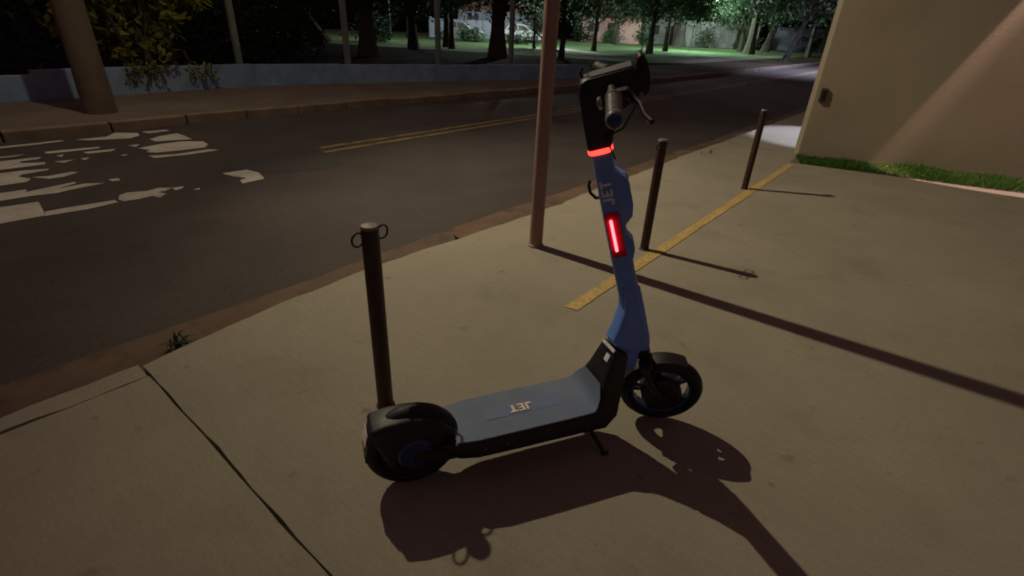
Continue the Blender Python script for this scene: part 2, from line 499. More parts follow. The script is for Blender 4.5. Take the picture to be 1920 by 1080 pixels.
patch_paint('crosswalk_stripe', [[(-8.31,-0.678),(-8.274,1.101),(-8.304,1.359),(-8.228,1.405),(-8.174,1.13),(-8.183,-0.697)],[(-8.233,1.501),(-8.227,1.831),(-8.427,1.974),(-8.265,2.187),(-8.067,2.15),(-7.956,2.014),(-8.092,1.628)],[(-7.758,2.16),(-7.888,2.325),(-7.942,2.55),(-7.749,2.563),(-7.454,2.547),(-7.541,2.329),(-7.581,2.173)],[(-8.313,2.246),(-8.291,2.529),(-8.182,2.544),(-8.143,2.286)]], M['paint_white'])

def line(x, y0, y1, w, seed):
    rr = random.Random(seed)
    b = MB(); k = int((y1 - y0) / .25)
    for i in range(k + 1):
        yy = y0 + (y1 - y0) * i / k
        b.v += [(x - w / 2 + rr.uniform(-.008, .008) - 0.0007 * max(0, yy - 14) ** 1.5, yy, -0.096), (x + w / 2 + rr.uniform(-.008, .008) - 0.0007 * max(0, yy - 14) ** 1.5, yy, -0.096)]
    for i in range(k):
        if rr.random() < 0.985:
            b.f.append((2 * i, 2 * i + 1, 2 * i + 3, 2 * i + 2))
    return b.build('centre_line', M['paint_yellow'], road)
line(-5.80, 3.42, 60, 0.10, 1)
line(-6.02, 3.5, 60, 0.10, 2)
pt = []
for i in range(28):
    a = 2 * math.pi * i / 28
    rr = 1 + 0.10 * math.sin(3 * a + 1) + 0.06 * math.sin(5 * a) + random.uniform(-.03, .03)
    pt.append((-5.66 + 0.50 * rr * math.cos(a) + 0.0, 2.92 + 0.62 * rr * math.sin(a)))
o = MB().add([(x, y, -0.0975) for x, y in pt], [tuple(range(len(pt)))]).build('asphalt_patch', M['patch'], road)

# ------------------------------------------------------------------ building wall at the right
wc = Vector((-1.40, 7.66, 0)); wd = Vector((0.9326, 0.3609, 0)); wn_ = Vector((-0.3609, 0.9326, 0))   # along wall, into wall
def wp(s, t, z): return wc + wd * s + wn_ * t + Vector((0, 0, z))
bwall = empty('boundary_wall', wc)
bwall.location = (0, 0, 0)
MB().prism([(0, 0), (9, 0), (9, 5.2), (0, 5.2)], 0, .26, lambda u, v, w: wp(u, w, v)).build('wall', M['beige'], bwall, bevel=0.012)
MB().prism([(-.03, 5.202), (9.03, 5.202), (9.03, 5.28), (-.03, 5.28)], -.03, .29, lambda u, v, w: wp(u, w, v)).build('coping', M['concrete'], bwall, bevel=0.008)
mb = MB().prism([(.055, .70), (.125, .70), (.125, .86), (.055, .86)], -.035, .0, lambda u, v, w: wp(u, w, v)).build('switch_box', M['boxmat'], bwall, bevel=0.006)
MB().prism([(.07, .73), (.11, .73), (.11, .83), (.07, .83)], -.042, -.036, lambda u, v, w: wp(u, w, v)).build('cover', M['black'], mb)
tag(bwall, 'tall plain beige rendered wall with small dark box near its corner', 'wall')

# grass bed at its foot
bed_o = [(-1.38, 7.22), (-.48, 7.44), (.88, 7.75), (3.2, 8.3), (3.2, 9.3), (-1.38, 7.64)]
sheet('planting_bed', bed_o, 0.006, M['dirt'])
gb = MB()
rg = random.Random(9)
def inbed():
    while True:
        s = rg.uniform(-0.02, 4.2); t = rg.uniform(-.72, -0.01)
        p = wc + wd * s + wn_ * t
        yl_ = 7.22 + (p.x + 1.38) * .2345
        if p.x > -1.40 and p.y > yl_ - 0.012:
            return p
for i in range(26000):
    p = inbed()
    pt_ = .5 + .5 * math.sin(p.x * 5.3 + p.y * 3) * math.sin(p.x * 2.1 - 1.2)
    if rg.random() > .6 + .5 * pt_: continue
    h = rg.uniform(.02, .075) * (0.6 + 0.7 * pt_) * (1.5 if rg.random() < .03 else 1)
    a = rg.uniform(0, 6.28); w = rg.uniform(.002, .0045)
    lean = rg.uniform(0, .07); la = rg.uniform(0, 6.28)
    q = p + Vector((lean * math.cos(la), lean * math.sin(la), h))
    mdp = (p + q) / 2 + Vector((0, 0, h * .15))
    dv = Vector((math.cos(a) * w, math.sin(a) * w, 0))
    gb.add([p - dv, p + dv, mdp + dv * .8, mdp - dv * .8, q], [(0, 1, 2, 3), (3, 2, 4)])
tag(gb.build('grass', M['grass'], fix=False), 'strip of short green grass at the foot of the beige wall', 'grass', kind='stuff')

# wall washer further along the wall (outside the picture, it lights the wall and the grass)
wl = empty('wall_lamp', wp(2.85, -.1, 4.45))
wl.location = (0, 0, 0)
MB().tube([wp(2.85, -.001, 4.58), wp(2.85, -.09, 4.58)], .018, 8).build('bracket', M['lampgrey'], wl)
MB().tube([wp(2.85, -.13, 4.46), wp(2.85, -.13, 4.66)], .06, 16).build('housing', M['lampgrey'], wl, smooth=True)
tag(wl, 'grey wall lamp on a bracket high on the beige wall', 'lamp')
s_ = spot('wall_lamp_light', wp(2.85, -.13, 4.42), wp(2.85, -.13, 0), 1300, (1.0, .62, .58), 50.5, 0.06, 0.012, wl)
s_.rotation_euler = (0, 0, math.atan2(wd.y, wd.x))
s_.scale = (1.0, 0.44, 1.0)
# reflector lamp: a brighter ring at the rim of its beam
ln_ = s_.data
ln_.use_nodes = True
nt_ = ln_.node_tree
em = nt_.nodes['Emission']
tc_ = nt_.nodes.new('ShaderNodeTexCoord')
sx = nt_.nodes.new('ShaderNodeSeparateXYZ')
nt_.links.new(tc_.outputs['Normal'], sx.inputs[0])
def mth(op, a_, b_=None):
    n_ = nt_.nodes.new('ShaderNodeMath'); n_.operation = op
    for i_, v_ in enumerate((a_, b_)):
        if v_ is None: continue
        if isinstance(v_, (int, float)): n_.inputs[i_].default_value = v_
        else: nt_.links.new(v_, n_.inputs[i_])
    return n_.outputs[0]
q2 = mth('ADD', mth('POWER', sx.outputs[0], 2.0), mth('POWER', sx.outputs[1], 2.0))
rt = mth('DIVIDE', mth('SQRT', q2), mth('ABSOLUTE', sx.outputs[2]))
rr_ = nt_.nodes.new('ShaderNodeValToRGB')
el = rr_.color_ramp.elements
el[0].position = .0; el[0].color = (.9, .9, .9, 1)
el[1].position = .36; el[1].color = (.75, .75, .75, 1)
e2 = el.new(.425); e2.color = (2.2, 2.2, 2.2, 1)
e3 = el.new(.475); e3.color = (1.2, 1.2, 1.2, 1)
nt_.links.new(rt, rr_.inputs[0])
nt_.links.new(rr_.outputs[0], em.inputs['Strength'])

# ------------------------------------------------------------------ bollards and sign post
def make_bollard():
    r_ = empty('bollard')
    H = 0.765
    MB().lathe([(0.0005, 0), (.031, 0), (.031, H - .004), (.028, H), (.0005, H)], 20, lambda x, y, w: (x, y, w)).build('tube', M['bollard'], r_, smooth=True)
    MB().lathe([(0.0005, H + .001), (.030, H + .001), (.0315, H + .005), (.028, H + .012), (.0005, H + .014)], 20, lambda x, y, w: (x, y, w)).build('cap', M['cap'], r_, smooth=True)
    for sgn in (-1, 1):
        pts = []
        for k in range(20):
            a = 2 * math.pi * k / 20
            pts.append((0.0, sgn * (.031 + .022) + .024 * math.cos(a), H - .026 + .024 * math.sin(a)))
        MB().tube(pts, .0038, 8, closed=True).build('chain_ring', M['ringmetal'], r_, smooth=True)
    MB().lathe([(.0315, .010), (.036, .007), (.038, .0005)], 20, lambda x, y, w: (x, y, w)).build('mortar_collar', M['bollard'], r_)
    return r_
bo = make_bollard()
bo.location = (-1.39, .952, 0)
bo.rotation_euler.z = R(4)
tag(bo, 'dark steel bollard with two chain rings directly behind the scooter fender', 'bollard', 'row of steel bollards on the pavement')
for y_, lb in ((3.247, 'dark steel bollard beside the yellow line, middle one just right of the scooter stem'), (5.491, 'dark steel bollard nearest the beige wall, farthest of the row')):
    c = copy_tree(bo)
    c.location = (-1.39, y_, 0)
    c.rotation_euler.z = R(random.uniform(-5, 5))
    c['label'] = lb
sp = empty('sign_post', (-1.985, 2.734, 0))
MB().lathe([(.0005, 0), (.047, 0), (.0455, 3.1), (.0005, 3.1)], 24, lambda x, y, w: (x, y, w)).build('post', M['rust_paint'], sp, smooth=True)
MB().lathe([(.049, 3.085), (.049, 3.11), (.03, 3.125), (.0005, 3.13)], 24, lambda x, y, w: (x, y, w)).build('cap', M['black'], sp, smooth=True)
MB().lathe([(.047, .0), (.056, .002), (.054, .014), (.047, .02)], 24, lambda x, y, w: (x, y, w)).build('collar', M['rust_paint'], sp, smooth=True)
tag(sp, 'tall reddish brown steel post at the kerb', 'post')

# ------------------------------------------------------------------ street lamp on its pole, lighting the pavement
LP = Vector((-6.56, 2.491, 6.245))
up_ = empty('street_lamp', (-9.48, 2.14, 0.015))
pz = Vector((-9.48, 2.14, 0.015))
MB().lathe([(.0005, 0), (.205, 0), (.19, .6), (.18, 3), (.15, 8.5), (.0005, 8.5)], 20, lambda x, y, w: (x, y, w)).build('pole', M['pole'], up_, smooth=True)
la = LP - pz
MB().tube([(0.1, 0.01, 5.7), (.5, .06, 6.1), (1.3, .16, 6.33), (la.x - .25, la.y - .03, la.z + .12)], [.035, .035, .03, .028], 10).build('arm', M['lampgrey'], up_, smooth=True)
hd_ = MB().prism([(-.34, .06), (-.2, .135), (.2, .13), (.30, .09), (.30, .06)], -.13, .13, lambda u, v, w: (la.x + u, la.y + w + u * .12, la.z + v)).build('lamp_head', M['lampgrey'], up_, bevel=.02)
MB().box((la.x, la.y, la.z + .052), (.4, .2, .012), .12).build('diffuser', M['warm_lamp'], hd_)
for zz in (5.62, 5.78):
    MB().lathe([(.176, zz - .02), (.182, zz - .02), (.182, zz + .02), (.176, zz + .02)], 20, lambda x, y, w: (x, y, w)).build('clamp_band', M['lampgrey'], up_)
tag(up_, 'thick brown street lamp pole across the road beside the worn crosswalk', 'street lamp')
spot('street_lamp_light', la + Vector((0, 0, .03)), la + Vector((5.9, 2.5, -6.25)), 1740, (1.0, .835, .59), 80, 1.0, 0.045, up_)
spot('street_lamp_spill', la + Vector((0, 0, .03)), la + Vector((.4, .6, -6.2)), 370, (1.0, .83, .58), 172, .35, 0.045, up_)

# ------------------------------------------------------------------ low blue wall with fence posts
bw = empty('low_wall')
def wallseg(p0, p1, h, th=.16):
    d = Vector((p1[0] - p0[0], p1[1] - p0[1], 0)).normalized(); n = Vector((-d.y, d.x, 0))
    a, b = Vector((p0[0], p0[1], 0)), Vector((p1[0], p1[1], 0))
    out = [a, b, b + n * th, a + n * th]
    return MB().prism([(p.x, p.y) for p in out], -0.1, h, lambda u, v, w: (u, v, w))
for i in range(len(FW_) - 1):
    wallseg(FW_[i], FW_[i + 1], 0.385 if i == 0 else 0.465 - .012 * i).build('wall_section', M['blue_wall'], bw, bevel=.008)
for (x, y, h) in ((-11.24, 2.42, 2.9), (-11.54, 5.2, 2.9), (-11.12, 7.5, 2.9), (-10.42, 9.7, 2.8), (-9.85, 11.9, 2.8)):
    MB().prism([(-.055, -.055), (.055, -.055), (.055, .055), (-.055, .055)], .3, h, lambda u, v, w: (x - .08 + u, y + v, w)).build('fence_post', M['post'], bw, bevel=.012)
tag(bw, 'low pale blue wall with upright concrete fence posts across the road', 'wall')

# ------------------------------------------------------------------ trees
def leaf(b, p, size, rr):
    n = Vector((rr.gauss(0, 1), rr.gauss(0, 1), rr.gauss(0, 1) + .5)).normalized()
    t = n.orthogonal().normalized()
    t = Matrix.Rotation(rr.uniform(0, 6.28), 3, n) @ t
    u = n.cross(t)
    L = size * rr.uniform(.7, 1.3); W = L * rr.uniform(.35, .55)
    b.add([p - t * L * .5, p + u * W * .5 - n * L * .06, p + t * L * .5, p - u * W * .5 - n * L * .06], [(0, 1, 2, 3)])

def clump(b, c, rad, n, size, rr, flat=.7):
    for _ in range(n):
        v = Vector((rr.gauss(0, 1), rr.gauss(0, 1), rr.gauss(0, 1) * flat)) * rad * .5
        leaf(b, c + v, size, rr)

def make_tree(name, label, x, y, h, r0, crown, leafm, barkm='bark', lean=(0, 0), seed=1, fork=None, clumps=30, per=70, lsize=.16, crad=1.0, group='trees in the park across the road', z0=0.0):
    """crown = (z_low, z_high, radius)"""
    rr = random.Random(seed)
    root = empty(name, (x, y, z0))
    zl, zh, cr = crown
    top = Vector((lean[0], lean[1], h * .8))
    path = []; rad = []
    ph = rr.uniform(0, 6)
    for k in range(8):
        t = k / 7
        w = Vector((math.sin(ph + t * 4), math.cos(ph * 1.3 + t * 3.4), 0)) * .05 * h * .12 * t * 3
        path.append(top * t + w)
        rad.append(r0 * (1 - .72 * t) * (1.35 if k == 0 else 1))
    tb = MB().tube(path, rad, 10)
    tips = []
    nb = 9
    for i in range(nb):
        t = (zl * .75 + (zh - zl) * .5 * i / nb) / max(h * .8, .1)
        t = min(max(t, .2), .95)
        p = top * t
        a = i * 2.4 + rr.uniform(-.4, .4)
        q = Vector((p.x + math.cos(a) * cr * rr.uniform(.5, .95), p.y + math.sin(a) * cr * rr.uniform(.5, .95), zl + (zh - zl) * rr.uniform(.1, .8)))
        midp = (p + q) / 2 + Vector((0, 0, .15 * h * .2))
        tb.tube([p, midp, q], [r0 * .38 * (1 - t * .5), r0 * .22, r0 * .06], 6)
        tips.append(q); tips.append((midp + q) / 2)
    if fork:
        for (a, t0, ln, rise) in fork:
            p = top * t0
            q = p + Vector((math.cos(a) * ln, math.sin(a) * ln, rise))
            tb.tube([p, (p + q) / 2 + Vector((0, 0, -.05 * ln)), q], [r0 * .5, r0 * .4, r0 * .25], 7)
    tb.build('trunk', M[barkm], root, smooth=True)
    lb = MB()
    for i in range(clumps):
        if i < len(tips):
            c = tips[i]
        else:
            a = rr.uniform(0, 6.28); rd = cr * math.sqrt(rr.random())
            zz = zl + (zh - zl) * rr.random() ** 1.25
            sh = math.sqrt(max(.1, 1 - (max(0, (zz - zl) / (zh - zl) - .4) / .6) ** 2))
            c = Vector((top.x * .7 + math.cos(a) * rd * sh, top.y * .7 + math.sin(a) * rd * sh, zz))
        clump(lb, c, crad * rr.uniform(.6, 1.25), int(per * rr.uniform(.6, 1.3)), lsize, rr)
    lb.build('crown', M[leafm], root, fix=False)
    tag(root, label, 'tree', group)
    return root

park = sheet('park_ground', [(-300, -60), (-11.3, -60), (-11.2, 1.8), (-11.5, 5.4), (-10.4, 9.5), (-9.1, 14.7), (-11.05, 18), (-11.05, 50), (-11.7, 90), (-60, 200), (-300, 200)], 0.0, M['soil'])
sheet('lawn', [(-11.3, 27), (-12.4, 25), (-14.5, 24.2), (-18.5, 22.6), (-23, 20.5), (-29, 18), (-45, 20), (-60, 34), (-48, 60), (-30, 72), (-12, 75), (-11.3, 50)], 0.008, M['lawn'])
sheet('path', [(-16.4, 27.4), (-19.5, 27.2), (-24, 30.5), (-23, 33.5), (-19.5, 31.6), (-16.5, 30)], 0.014, M['path'])
sheet('verge', [(-11.05, 27), (-12.6, 29), (-12.8, 50), (-11.05, 50)], 0.016, M['dirt'])

# overgrown shrub behind the blue wall, hanging over it
rs = random.Random(31)
shrub = empty('overhanging_shrub', (-12.2, 3.6, 0))
lb = MB(); st = MB()
for i in range(64):
    c = Vector((rs.uniform(-.75, .45), rs.uniform(-.95, 1.1), rs.uniform(.6, 2.6)))
    if c.z < .95 and rs.random() < .6: continue
    if c.z > .95: c.x += .35 * (c.z - .95)
    clump(lb, c, rs.uniform(.16, .32), int(rs.uniform(24, 46)), .21, rs)
for i in range(7):
    a = rs.uniform(0, 6.28)
    st.tube([(rs.uniform(-.2, .2), rs.uniform(-.3, .3), 0), (math.cos(a) * .3, math.sin(a) * .4, 1.0), (math.cos(a) * .6, math.sin(a) * .8, 2.0)], [.045, .03, .012], 6)
for i in range(15):
    yy = rs.uniform(-.55, .85)
    L = rs.uniform(.10, .40)
    p0 = Vector((.72, yy, .52)); p1 = Vector((.93, yy + rs.uniform(-.05, .05), .5)); p2 = p1 + Vector((rs.uniform(.0, .05), rs.uniform(-.12, .12), -L))
    st.tube([p0, p1, p2], .006, 5)
    for k in range(int(40 * L) + 5):
        t = k / (40 * L + 5)
        leaf(lb, p1.lerp(p2, t) + Vector((rs.uniform(-.02, .04), rs.gauss(0, .035), rs.gauss(0, .02))), .085, rs)
st.build('stem', M['bark'], shrub, smooth=True)
lb.build('foliage', M['leaf_yellow'], shrub, fix=False)
tag(shrub, 'overgrown yellow green shrub hanging over the low blue wall', 'shrub')

T = make_tree
T('tree', 'dark leaning tree seen left of centre beyond the second fence post', -26.5, 16.3, 8, .42, (1.9, 7, 3.4), 'leaf_dark', lean=(-2.6, -2.6), seed=2, clumps=60, lsize=.22)
T('tree', 'broad dark trunked tree close behind the blue wall, right of the third fence post', -19.1, 13.8, 8, .34, (1.75, 6, 2.6), 'leaf_dark', seed=3, clumps=60, per=90, lsize=.2)
T('tree', 'dark tree with a straight slim trunk between the broad trunk and the forked sapling', -23.25, 19.7, 7.5, .26, (2.0, 6, 2.6), 'leaf_dark', seed=4, clumps=60, lsize=.2)
T('tree', 'slender forked dark tree just left of the thickest trunk', -23.1, 22.4, 6, .16, (1.95, 6, 2.0), 'leaf_dark', seed=5, fork=[(2.3, .3, .5, 1.6), (5.2, .32, .5, 1.6)], clumps=24)
T('tree', 'thickest dark trunk left of the reddish post, with a second stem', -17.03, 19.42, 9, .36, (2.25, 7, 3.2), 'leaf_dark', seed=6, fork=[(.6, .12, .5, 2.2)], clumps=56, lsize=.2)
T('tree', 'twin stemmed dark tree directly behind the reddish post', -15.12, 21.86, 6.5, .13, (1.9, 5, 2.3), 'leaf_dark', seed=8, fork=[(.5, .04, .55, 3.2), (3.2, .05, 1.6, .9)], clumps=40, per=60, lsize=.17)
T('tree', 'small pale leaved tree on the lawn left of the reddish post', -23.2, 30.2, 4.6, .10, (.9, 4.6, 1.1), 'leaf_pale', seed=9, clumps=34, per=46, lsize=.2, crad=.75)
T('tree', 'bushy mid green tree overhanging the lawn behind the handlebar', -17.3, 35.5, 7, .22, (2.3, 6, 3.6), 'leaf_mid', seed=10, clumps=90, per=70, lsize=.24, crad=1.1)
T('tree', 'thick grey trunked tree at the far side of the lawn', -25.7, 59.7, 10, .62, (3.4, 8, 5), 'leaf_mid', 'bark_pale', seed=11, clumps=90, per=60, lsize=.32, crad=1.6)
T('sapling', 'tiny leafy sapling on the lawn just above the phone holder', -19.9, 39.5, 2.0, .05, (.7, 2.0, .75), 'leaf_mid', seed=12, clumps=22, per=26, lsize=.2, crad=.5)
T('tree', 'black silhouetted trunk on the lawn edge, right part of the park', -14.65, 48.42, 8, .40, (3.4, 7, 3.6), 'leaf_dark', seed=13, clumps=60, per=60, lsize=.28, crad=1.4)
T('tree', 'pale slanting trunk just right of the black silhouetted trunk', -16.15, 58.22, 9, .36, (3.4, 8, 4.5), 'leaf_mid', 'bark_pale', lean=(1.4, -.6), seed=14, clumps=80, per=60, lsize=.3, crad=1.5)
T('tree', 'pale forked street tree nearest the far road edge', -9.32, 38.41, 8, .17, (2.6, 6.5, 3.0), 'leaf_pale', 'bark_pale', lean=(1.6, .5), seed=15, fork=[(2.6, .35, 1.2, 1.8), (.4, .45, 1.3, 1.6)], clumps=46, per=44, lsize=.22, crad=1.0)
T('tree', 'shadowy tree behind the lawn between the pink house and the grey trunk', -27.5, 49, 7, .22, (2.6, 7, 3.2), 'leaf_dark', seed=16, clumps=40, per=60, lsize=.3, crad=1.2)
T('tree', 'loose tree filling the gap beyond the small pale tree', -31.0, 42.0, 7, .2, (2.3, 7, 3.0), 'leaf_mid', seed=17, clumps=40, per=50, lsize=.28, crad=1.2)
T('tree', 'dark tree far left behind the fence posts', -30.5, 13.0, 7, .3, (1.8, 7, 3.6), 'leaf_dark', seed=18, clumps=44, per=60, lsize=.26, crad=1.2)
T('tree', 'bluish dark tree beyond the end of the road', -12.6, 66, 9, .3, (2.6, 9, 4.2), 'leaf_dark', seed=19, clumps=44, per=60, lsize=.34, crad=1.5)
T('tree', 'hazy green tree behind the black silhouetted trunk', -20.5, 63, 8, .28, (2.6, 8, 4.0), 'leaf_mid', seed=20, clumps=44, per=60, lsize=.34, crad=1.4)
T('tree', 'dark tree at the back of the lawn left of the cars', -37.5, 31.5, 8, .3, (2.2, 8, 3.6), 'leaf_dark', seed=22, clumps=44, per=60, lsize=.3, crad=1.3)

T('tree', 'leafy green tree hanging low left of the handlebar', -20.2, 33.0, 6.5, .16, (2.05, 5.2, 3.0), 'leaf_mid', seed=23, clumps=80, per=60, lsize=.22, crad=1.0)
T('tree', 'leafy green tree hanging low in front of the grey trunk', -18.9, 41.5, 7, .18, (2.6, 6.0, 3.6), 'leaf_mid', seed=24, clumps=90, per=60, lsize=.26, crad=1.1)
T('tree', 'soft green tree above the white garden wall', -17.2, 54.0, 8, .22, (2.9, 7.0, 4.2), 'leaf_mid', seed=25, clumps=90, per=60, lsize=.3, crad=1.3)
T('tree', 'pale leaved tree closest to the corner of the beige wall', -10.6, 50.5, 8, .2, (3.0, 7.5, 3.2), 'leaf_pale', 'bark_pale', seed=26, clumps=60, per=50, lsize=.3, crad=1.2)
T('tree', 'dark hanging tree between the second and third fence posts', -23.5, 13.2, 7, .26, (1.7, 5.5, 2.8), 'leaf_dark', seed=27, clumps=64, per=70, lsize=.22)
T('tree', 'dark hanging tree above the silver car', -24.8, 23.6, 7, .2, (2.3, 6, 3.0), 'leaf_dark', seed=28, clumps=56, per=60, lsize=.22)
for lab, x, y, r0, hh, mt_, sd in (('rounded bush in front of the pink house door', -30.2, 53.0, 1.0, 1.5, 'leaf_mid', 71), ('low bush at the left corner of the pink house', -33.6, 52.5, 1.1, 1.8, 'leaf_dark', 72),
        ('pale bush against the white garden wall', -23.2, 60.6, .9, 1.7, 'leaf_pale', 73), ('green bush at the right end of the white garden wall', -19.3, 62.5, 1.2, 2.2, 'leaf_mid', 74),
        ('bush beside the bluish grey wall at the road end', -14.2, 68.0, 1.2, 1.9, 'leaf_dark', 75), ('bush half hiding the silver car', -31.8, 33.0, .8, 1.0, 'leaf_mid', 76), ('dim bush on the lawn left of the slim trunk', -30.2, 22.4, 1.2, 1.6, 'leaf_dark', 78)):
    bb = MB(); rq = random.Random(sd)
    bu = empty('bush', (x, y, 0))
    for i in range(34):
        a = rq.uniform(0, 6.28); q_ = r0 * math.sqrt(rq.random())
        clump(bb, Vector((math.cos(a) * q_, math.sin(a) * q_, rq.uniform(.1, hh) * (1.15 - .35 * q_ / r0))), .5, 26, .24, rq)
    bb.build('foliage', M[mt_], bu, fix=False)
    MB().tube([(0, 0, 0), (.1, .1, hh * .5)], [.06, .03], 6).build('stem', M['bark'], bu)
    tag(bu, lab, 'bush')

# clipped hedge
hb = MB(); rh = random.Random(40)
hedge = empty('hedge', (-27.7, 33.9, 0), R(38))
for i in range(90):
    clump(hb, Vector((rh.uniform(-.85, .85), rh.uniform(-.35, .35), rh.uniform(.1, .62))), .22, 16, .12, rh)
hb.build('foliage', M['leaf_dark'], hedge, fix=False)
MB().tube([(0, 0, 0), (0, 0, .5)], .04, 6).build('stem', M['bark'], hedge)
tag(hedge, 'low dark clipped hedge block on the lawn beside the parked cars', 'hedge')

# parked cars at the back of the lawn
def make_car(label, loc, rz, mat):
    c = empty('parked_car', loc, rz)
    side = [(-2.05, .32), (-2.08, .62), (-1.98, .86), (-1.2, .95), (1.05, .93), (1.85, .80), (2.08, .62), (2.08, .32), (1.7, .24), (-1.7, .24)]
    MB().prism(side, -.85, .85, lambda u, v, w: (u, w, v)).build('body', M[mat], c, bevel=.06)
    cab = [(-1.35, .94), (-.95, 1.38), (-.2, 1.46), (.45, 1.40), (1.1, .92)]
    MB().prism(cab, -.72, .72, lambda u, v, w: (u, w, v)).build('cabin', M[mat], c, bevel=.05)
    for sy in (-1, 1):
        for a in ([(-1.12, .97), (-.87, 1.30), (-.22, 1.36), (-.22, .97)], [(-.14, .97), (-.14, 1.36), (.40, 1.31), (.86, .97)]):
            MB().prism(a, sy * .70, sy * .728, lambda u, v, w: (u, w, v)).build('side_window', M['glass'], c)
        for wx in (-1.3, 1.3):
            w_ = MB().lathe([(.0005, -.1), (.31, -.1), (.33, -.06), (.33, .06), (.31, .1), (.0005, .1)], 18, lambda x, y, w: (wx + x, sy * .80 + w, .33 + y)).build('wheel', M['rubber'], c, smooth=True)
            MB().lathe([(.0005, .0), (.19, .0), (.2, -.02)], 14, lambda x, y, w: (wx + x, sy * (.908 + w), .33 + y)).build('rim', M['steel'], w_)
        MB().box((2.03, sy * .62, .66), (.12, .34, .14)).build('headlight', M['reflector'], c, bevel=.02)
        MB().box((-2.03, sy * .66, .72), (.1, .26, .16)).build('tail_light', M['rust_paint'], c, bevel=.02)
    MB().prism([(.5, 1.36), (1.06, .96), (1.085, .975), (.53, 1.385)], -.62, .62, lambda u, v, w: (u, w, v)).build('windscreen', M['glass'], c)
    tag(c, label, 'car', 'cars parked behind the lawn')
make_car('silver parked car left of the thickest trunk', (-35.2, 35.0, 0.0), R(46), 'car_silver')
make_car('white parked car behind the low dark hedge', (-31.8, 39.0, 0.0), R(50), 'car_white')

# far walls and houses
def far_wall(label, p0, p1, h, mat):
    d = Vector((p1[0] - p0[0], p1[1] - p0[1], 0)); L = d.length; a = math.atan2(d.y, d.x)
    r_ = empty('garden_wall', (p0[0], p0[1], 0), a)
    n = max(2, int(L / 3))
    for i in range(n):
        MB().box(((i + .5) * L / n, 0, h / 2), (L / n - .3, .15, h)).build('wall_panel', M[mat], r_)
    for i in range(n + 1):
        MB().box((i * L / n, 0, h / 2 + .06), (.28, .22, h + .12)).build('pier', M[mat], r_)
    tag(r_, label, 'wall')
far_wall('pale grey garden wall behind the parked cars', (-40.5, 36.5), (-36, 46), 1.6, 'grey_wall')
far_wall('white garden wall at the back of the lawn behind the grey trunk', (-26.5, 62), (-19.5, 66), 2.6, 'pale_wall')
far_wall('bluish grey wall beyond the end of the road', (-19, 71), (-8.5, 73), 2.4, 'grey_wall')
def house(label, loc, rz, w, d, h, mat):
    r_ = empty('house', loc, rz)
    MB().box((0, 0, h / 2), (w, d, h)).build('wall', M[mat], r_)
    MB().prism([(-w / 2 - .4, h + .002), (w / 2 + .4, h + .002), (0, h + 1.5)], -d / 2 - .3, d / 2 + .3, lambda u, v, q: (u, q, v)).build('roof', M['roof'], r_)
    for x in (-w * .3,):
        f = MB().box((x, -d / 2 - .02, 1.55), (1.2, .06, 1.0)).build('window', M['glass'], r_)
        MB().box((x, -d / 2 - .05, 1.0), (1.4, .14, .08)).build('sill', M['pale_wall'], f)
        MB().box((x, -d / 2 - .052, 1.55), (.06, .03, 1.0)).build('mullion', M['pale_wall'], f)
    dr = MB().box((0, -d / 2 - .02, 1.02), (.9, .06, 2.0)).build('door', M['bark'], r_)
    MB().box((.32, -d / 2 - .07, 1.0), (.06, .06, .06)).build('handle', M['steel'], dr)
    tag(r_, label, 'house', None)
house('small pink house with tiled roof behind the lawn', (-33.6, 58.5, 0), R(28), 6.5, 5, 2.5, 'pink_wall')
house('white house behind the lawn right of the pink house', (-30.0, 66.5, 0), R(22), 6.0, 5, 2.8, 'pale_wall')
house('grey house behind the parked cars', (-42.5, 48, 0), R(42), 8.0, 5, 2.6, 'grey_wall')

# park lamps and the far road lamp
def park_lamp(label, x, y, h, power, color, target=None, seen=False):
    r_ = empty('park_lamp', (x, y, 0))
    MB().tube([(0, 0, 0), (0, 0, h + .05)], [.05, .035], 10).build('pole', M['lampgrey'], r_, smooth=True)
    MB().lathe([(.0005, h + .22), (.30, h + .12), (.32, h + .06), (.0005, h + .06)], 18, lambda a, b, w: (a, b, w)).build('lamp_head', M['lampgrey'], r_, smooth=True)
    MB().lathe([(.0005, h + .055), (.27, h + .055), (.24, h - .10), (.12, h - .16), (.0005, h - .17)], 18, lambda a, b, w: (a, b, w)).build('diffuser', M['white_lamp'], r_, smooth=True)
    tag(r_, label, 'park lamp')
    ld = bpy.data.lights.new('park_lamp_light', 'POINT')
    ld.energy = power; ld.color = color; ld.shadow_soft_size = .25
    lo = bpy.data.objects.new('park_lamp_light', ld); lo.location = (0, 0, h - .45); link(lo, r_)
park_lamp('park lamp post on the lawn near the small pale tree', -25.2, 33.2, 5.6, 3400, (.86, 1.0, .92))
park_lamp('park lamp glowing at the top edge among the leaves', -18.6, 45.6, 4.35, 4600, (.72, 1.0, .84))
park_lamp('park lamp near the dark trees at the left of the lawn', -32.5, 25.5, 5.0, 500, (.9, 1.0, .92))
park_lamp('park lamp in front of the pink house', -30.2, 50.5, 5.0, 750, (1.0, .97, .93))
park_lamp('park lamp in front of the white garden wall', -20.8, 58.0, 5.5, 2200, (.88, 1.0, .97))
park_lamp('park lamp standing by the parked cars', -36.5, 39.5, 5.0, 380, (.95, .95, 1.0))

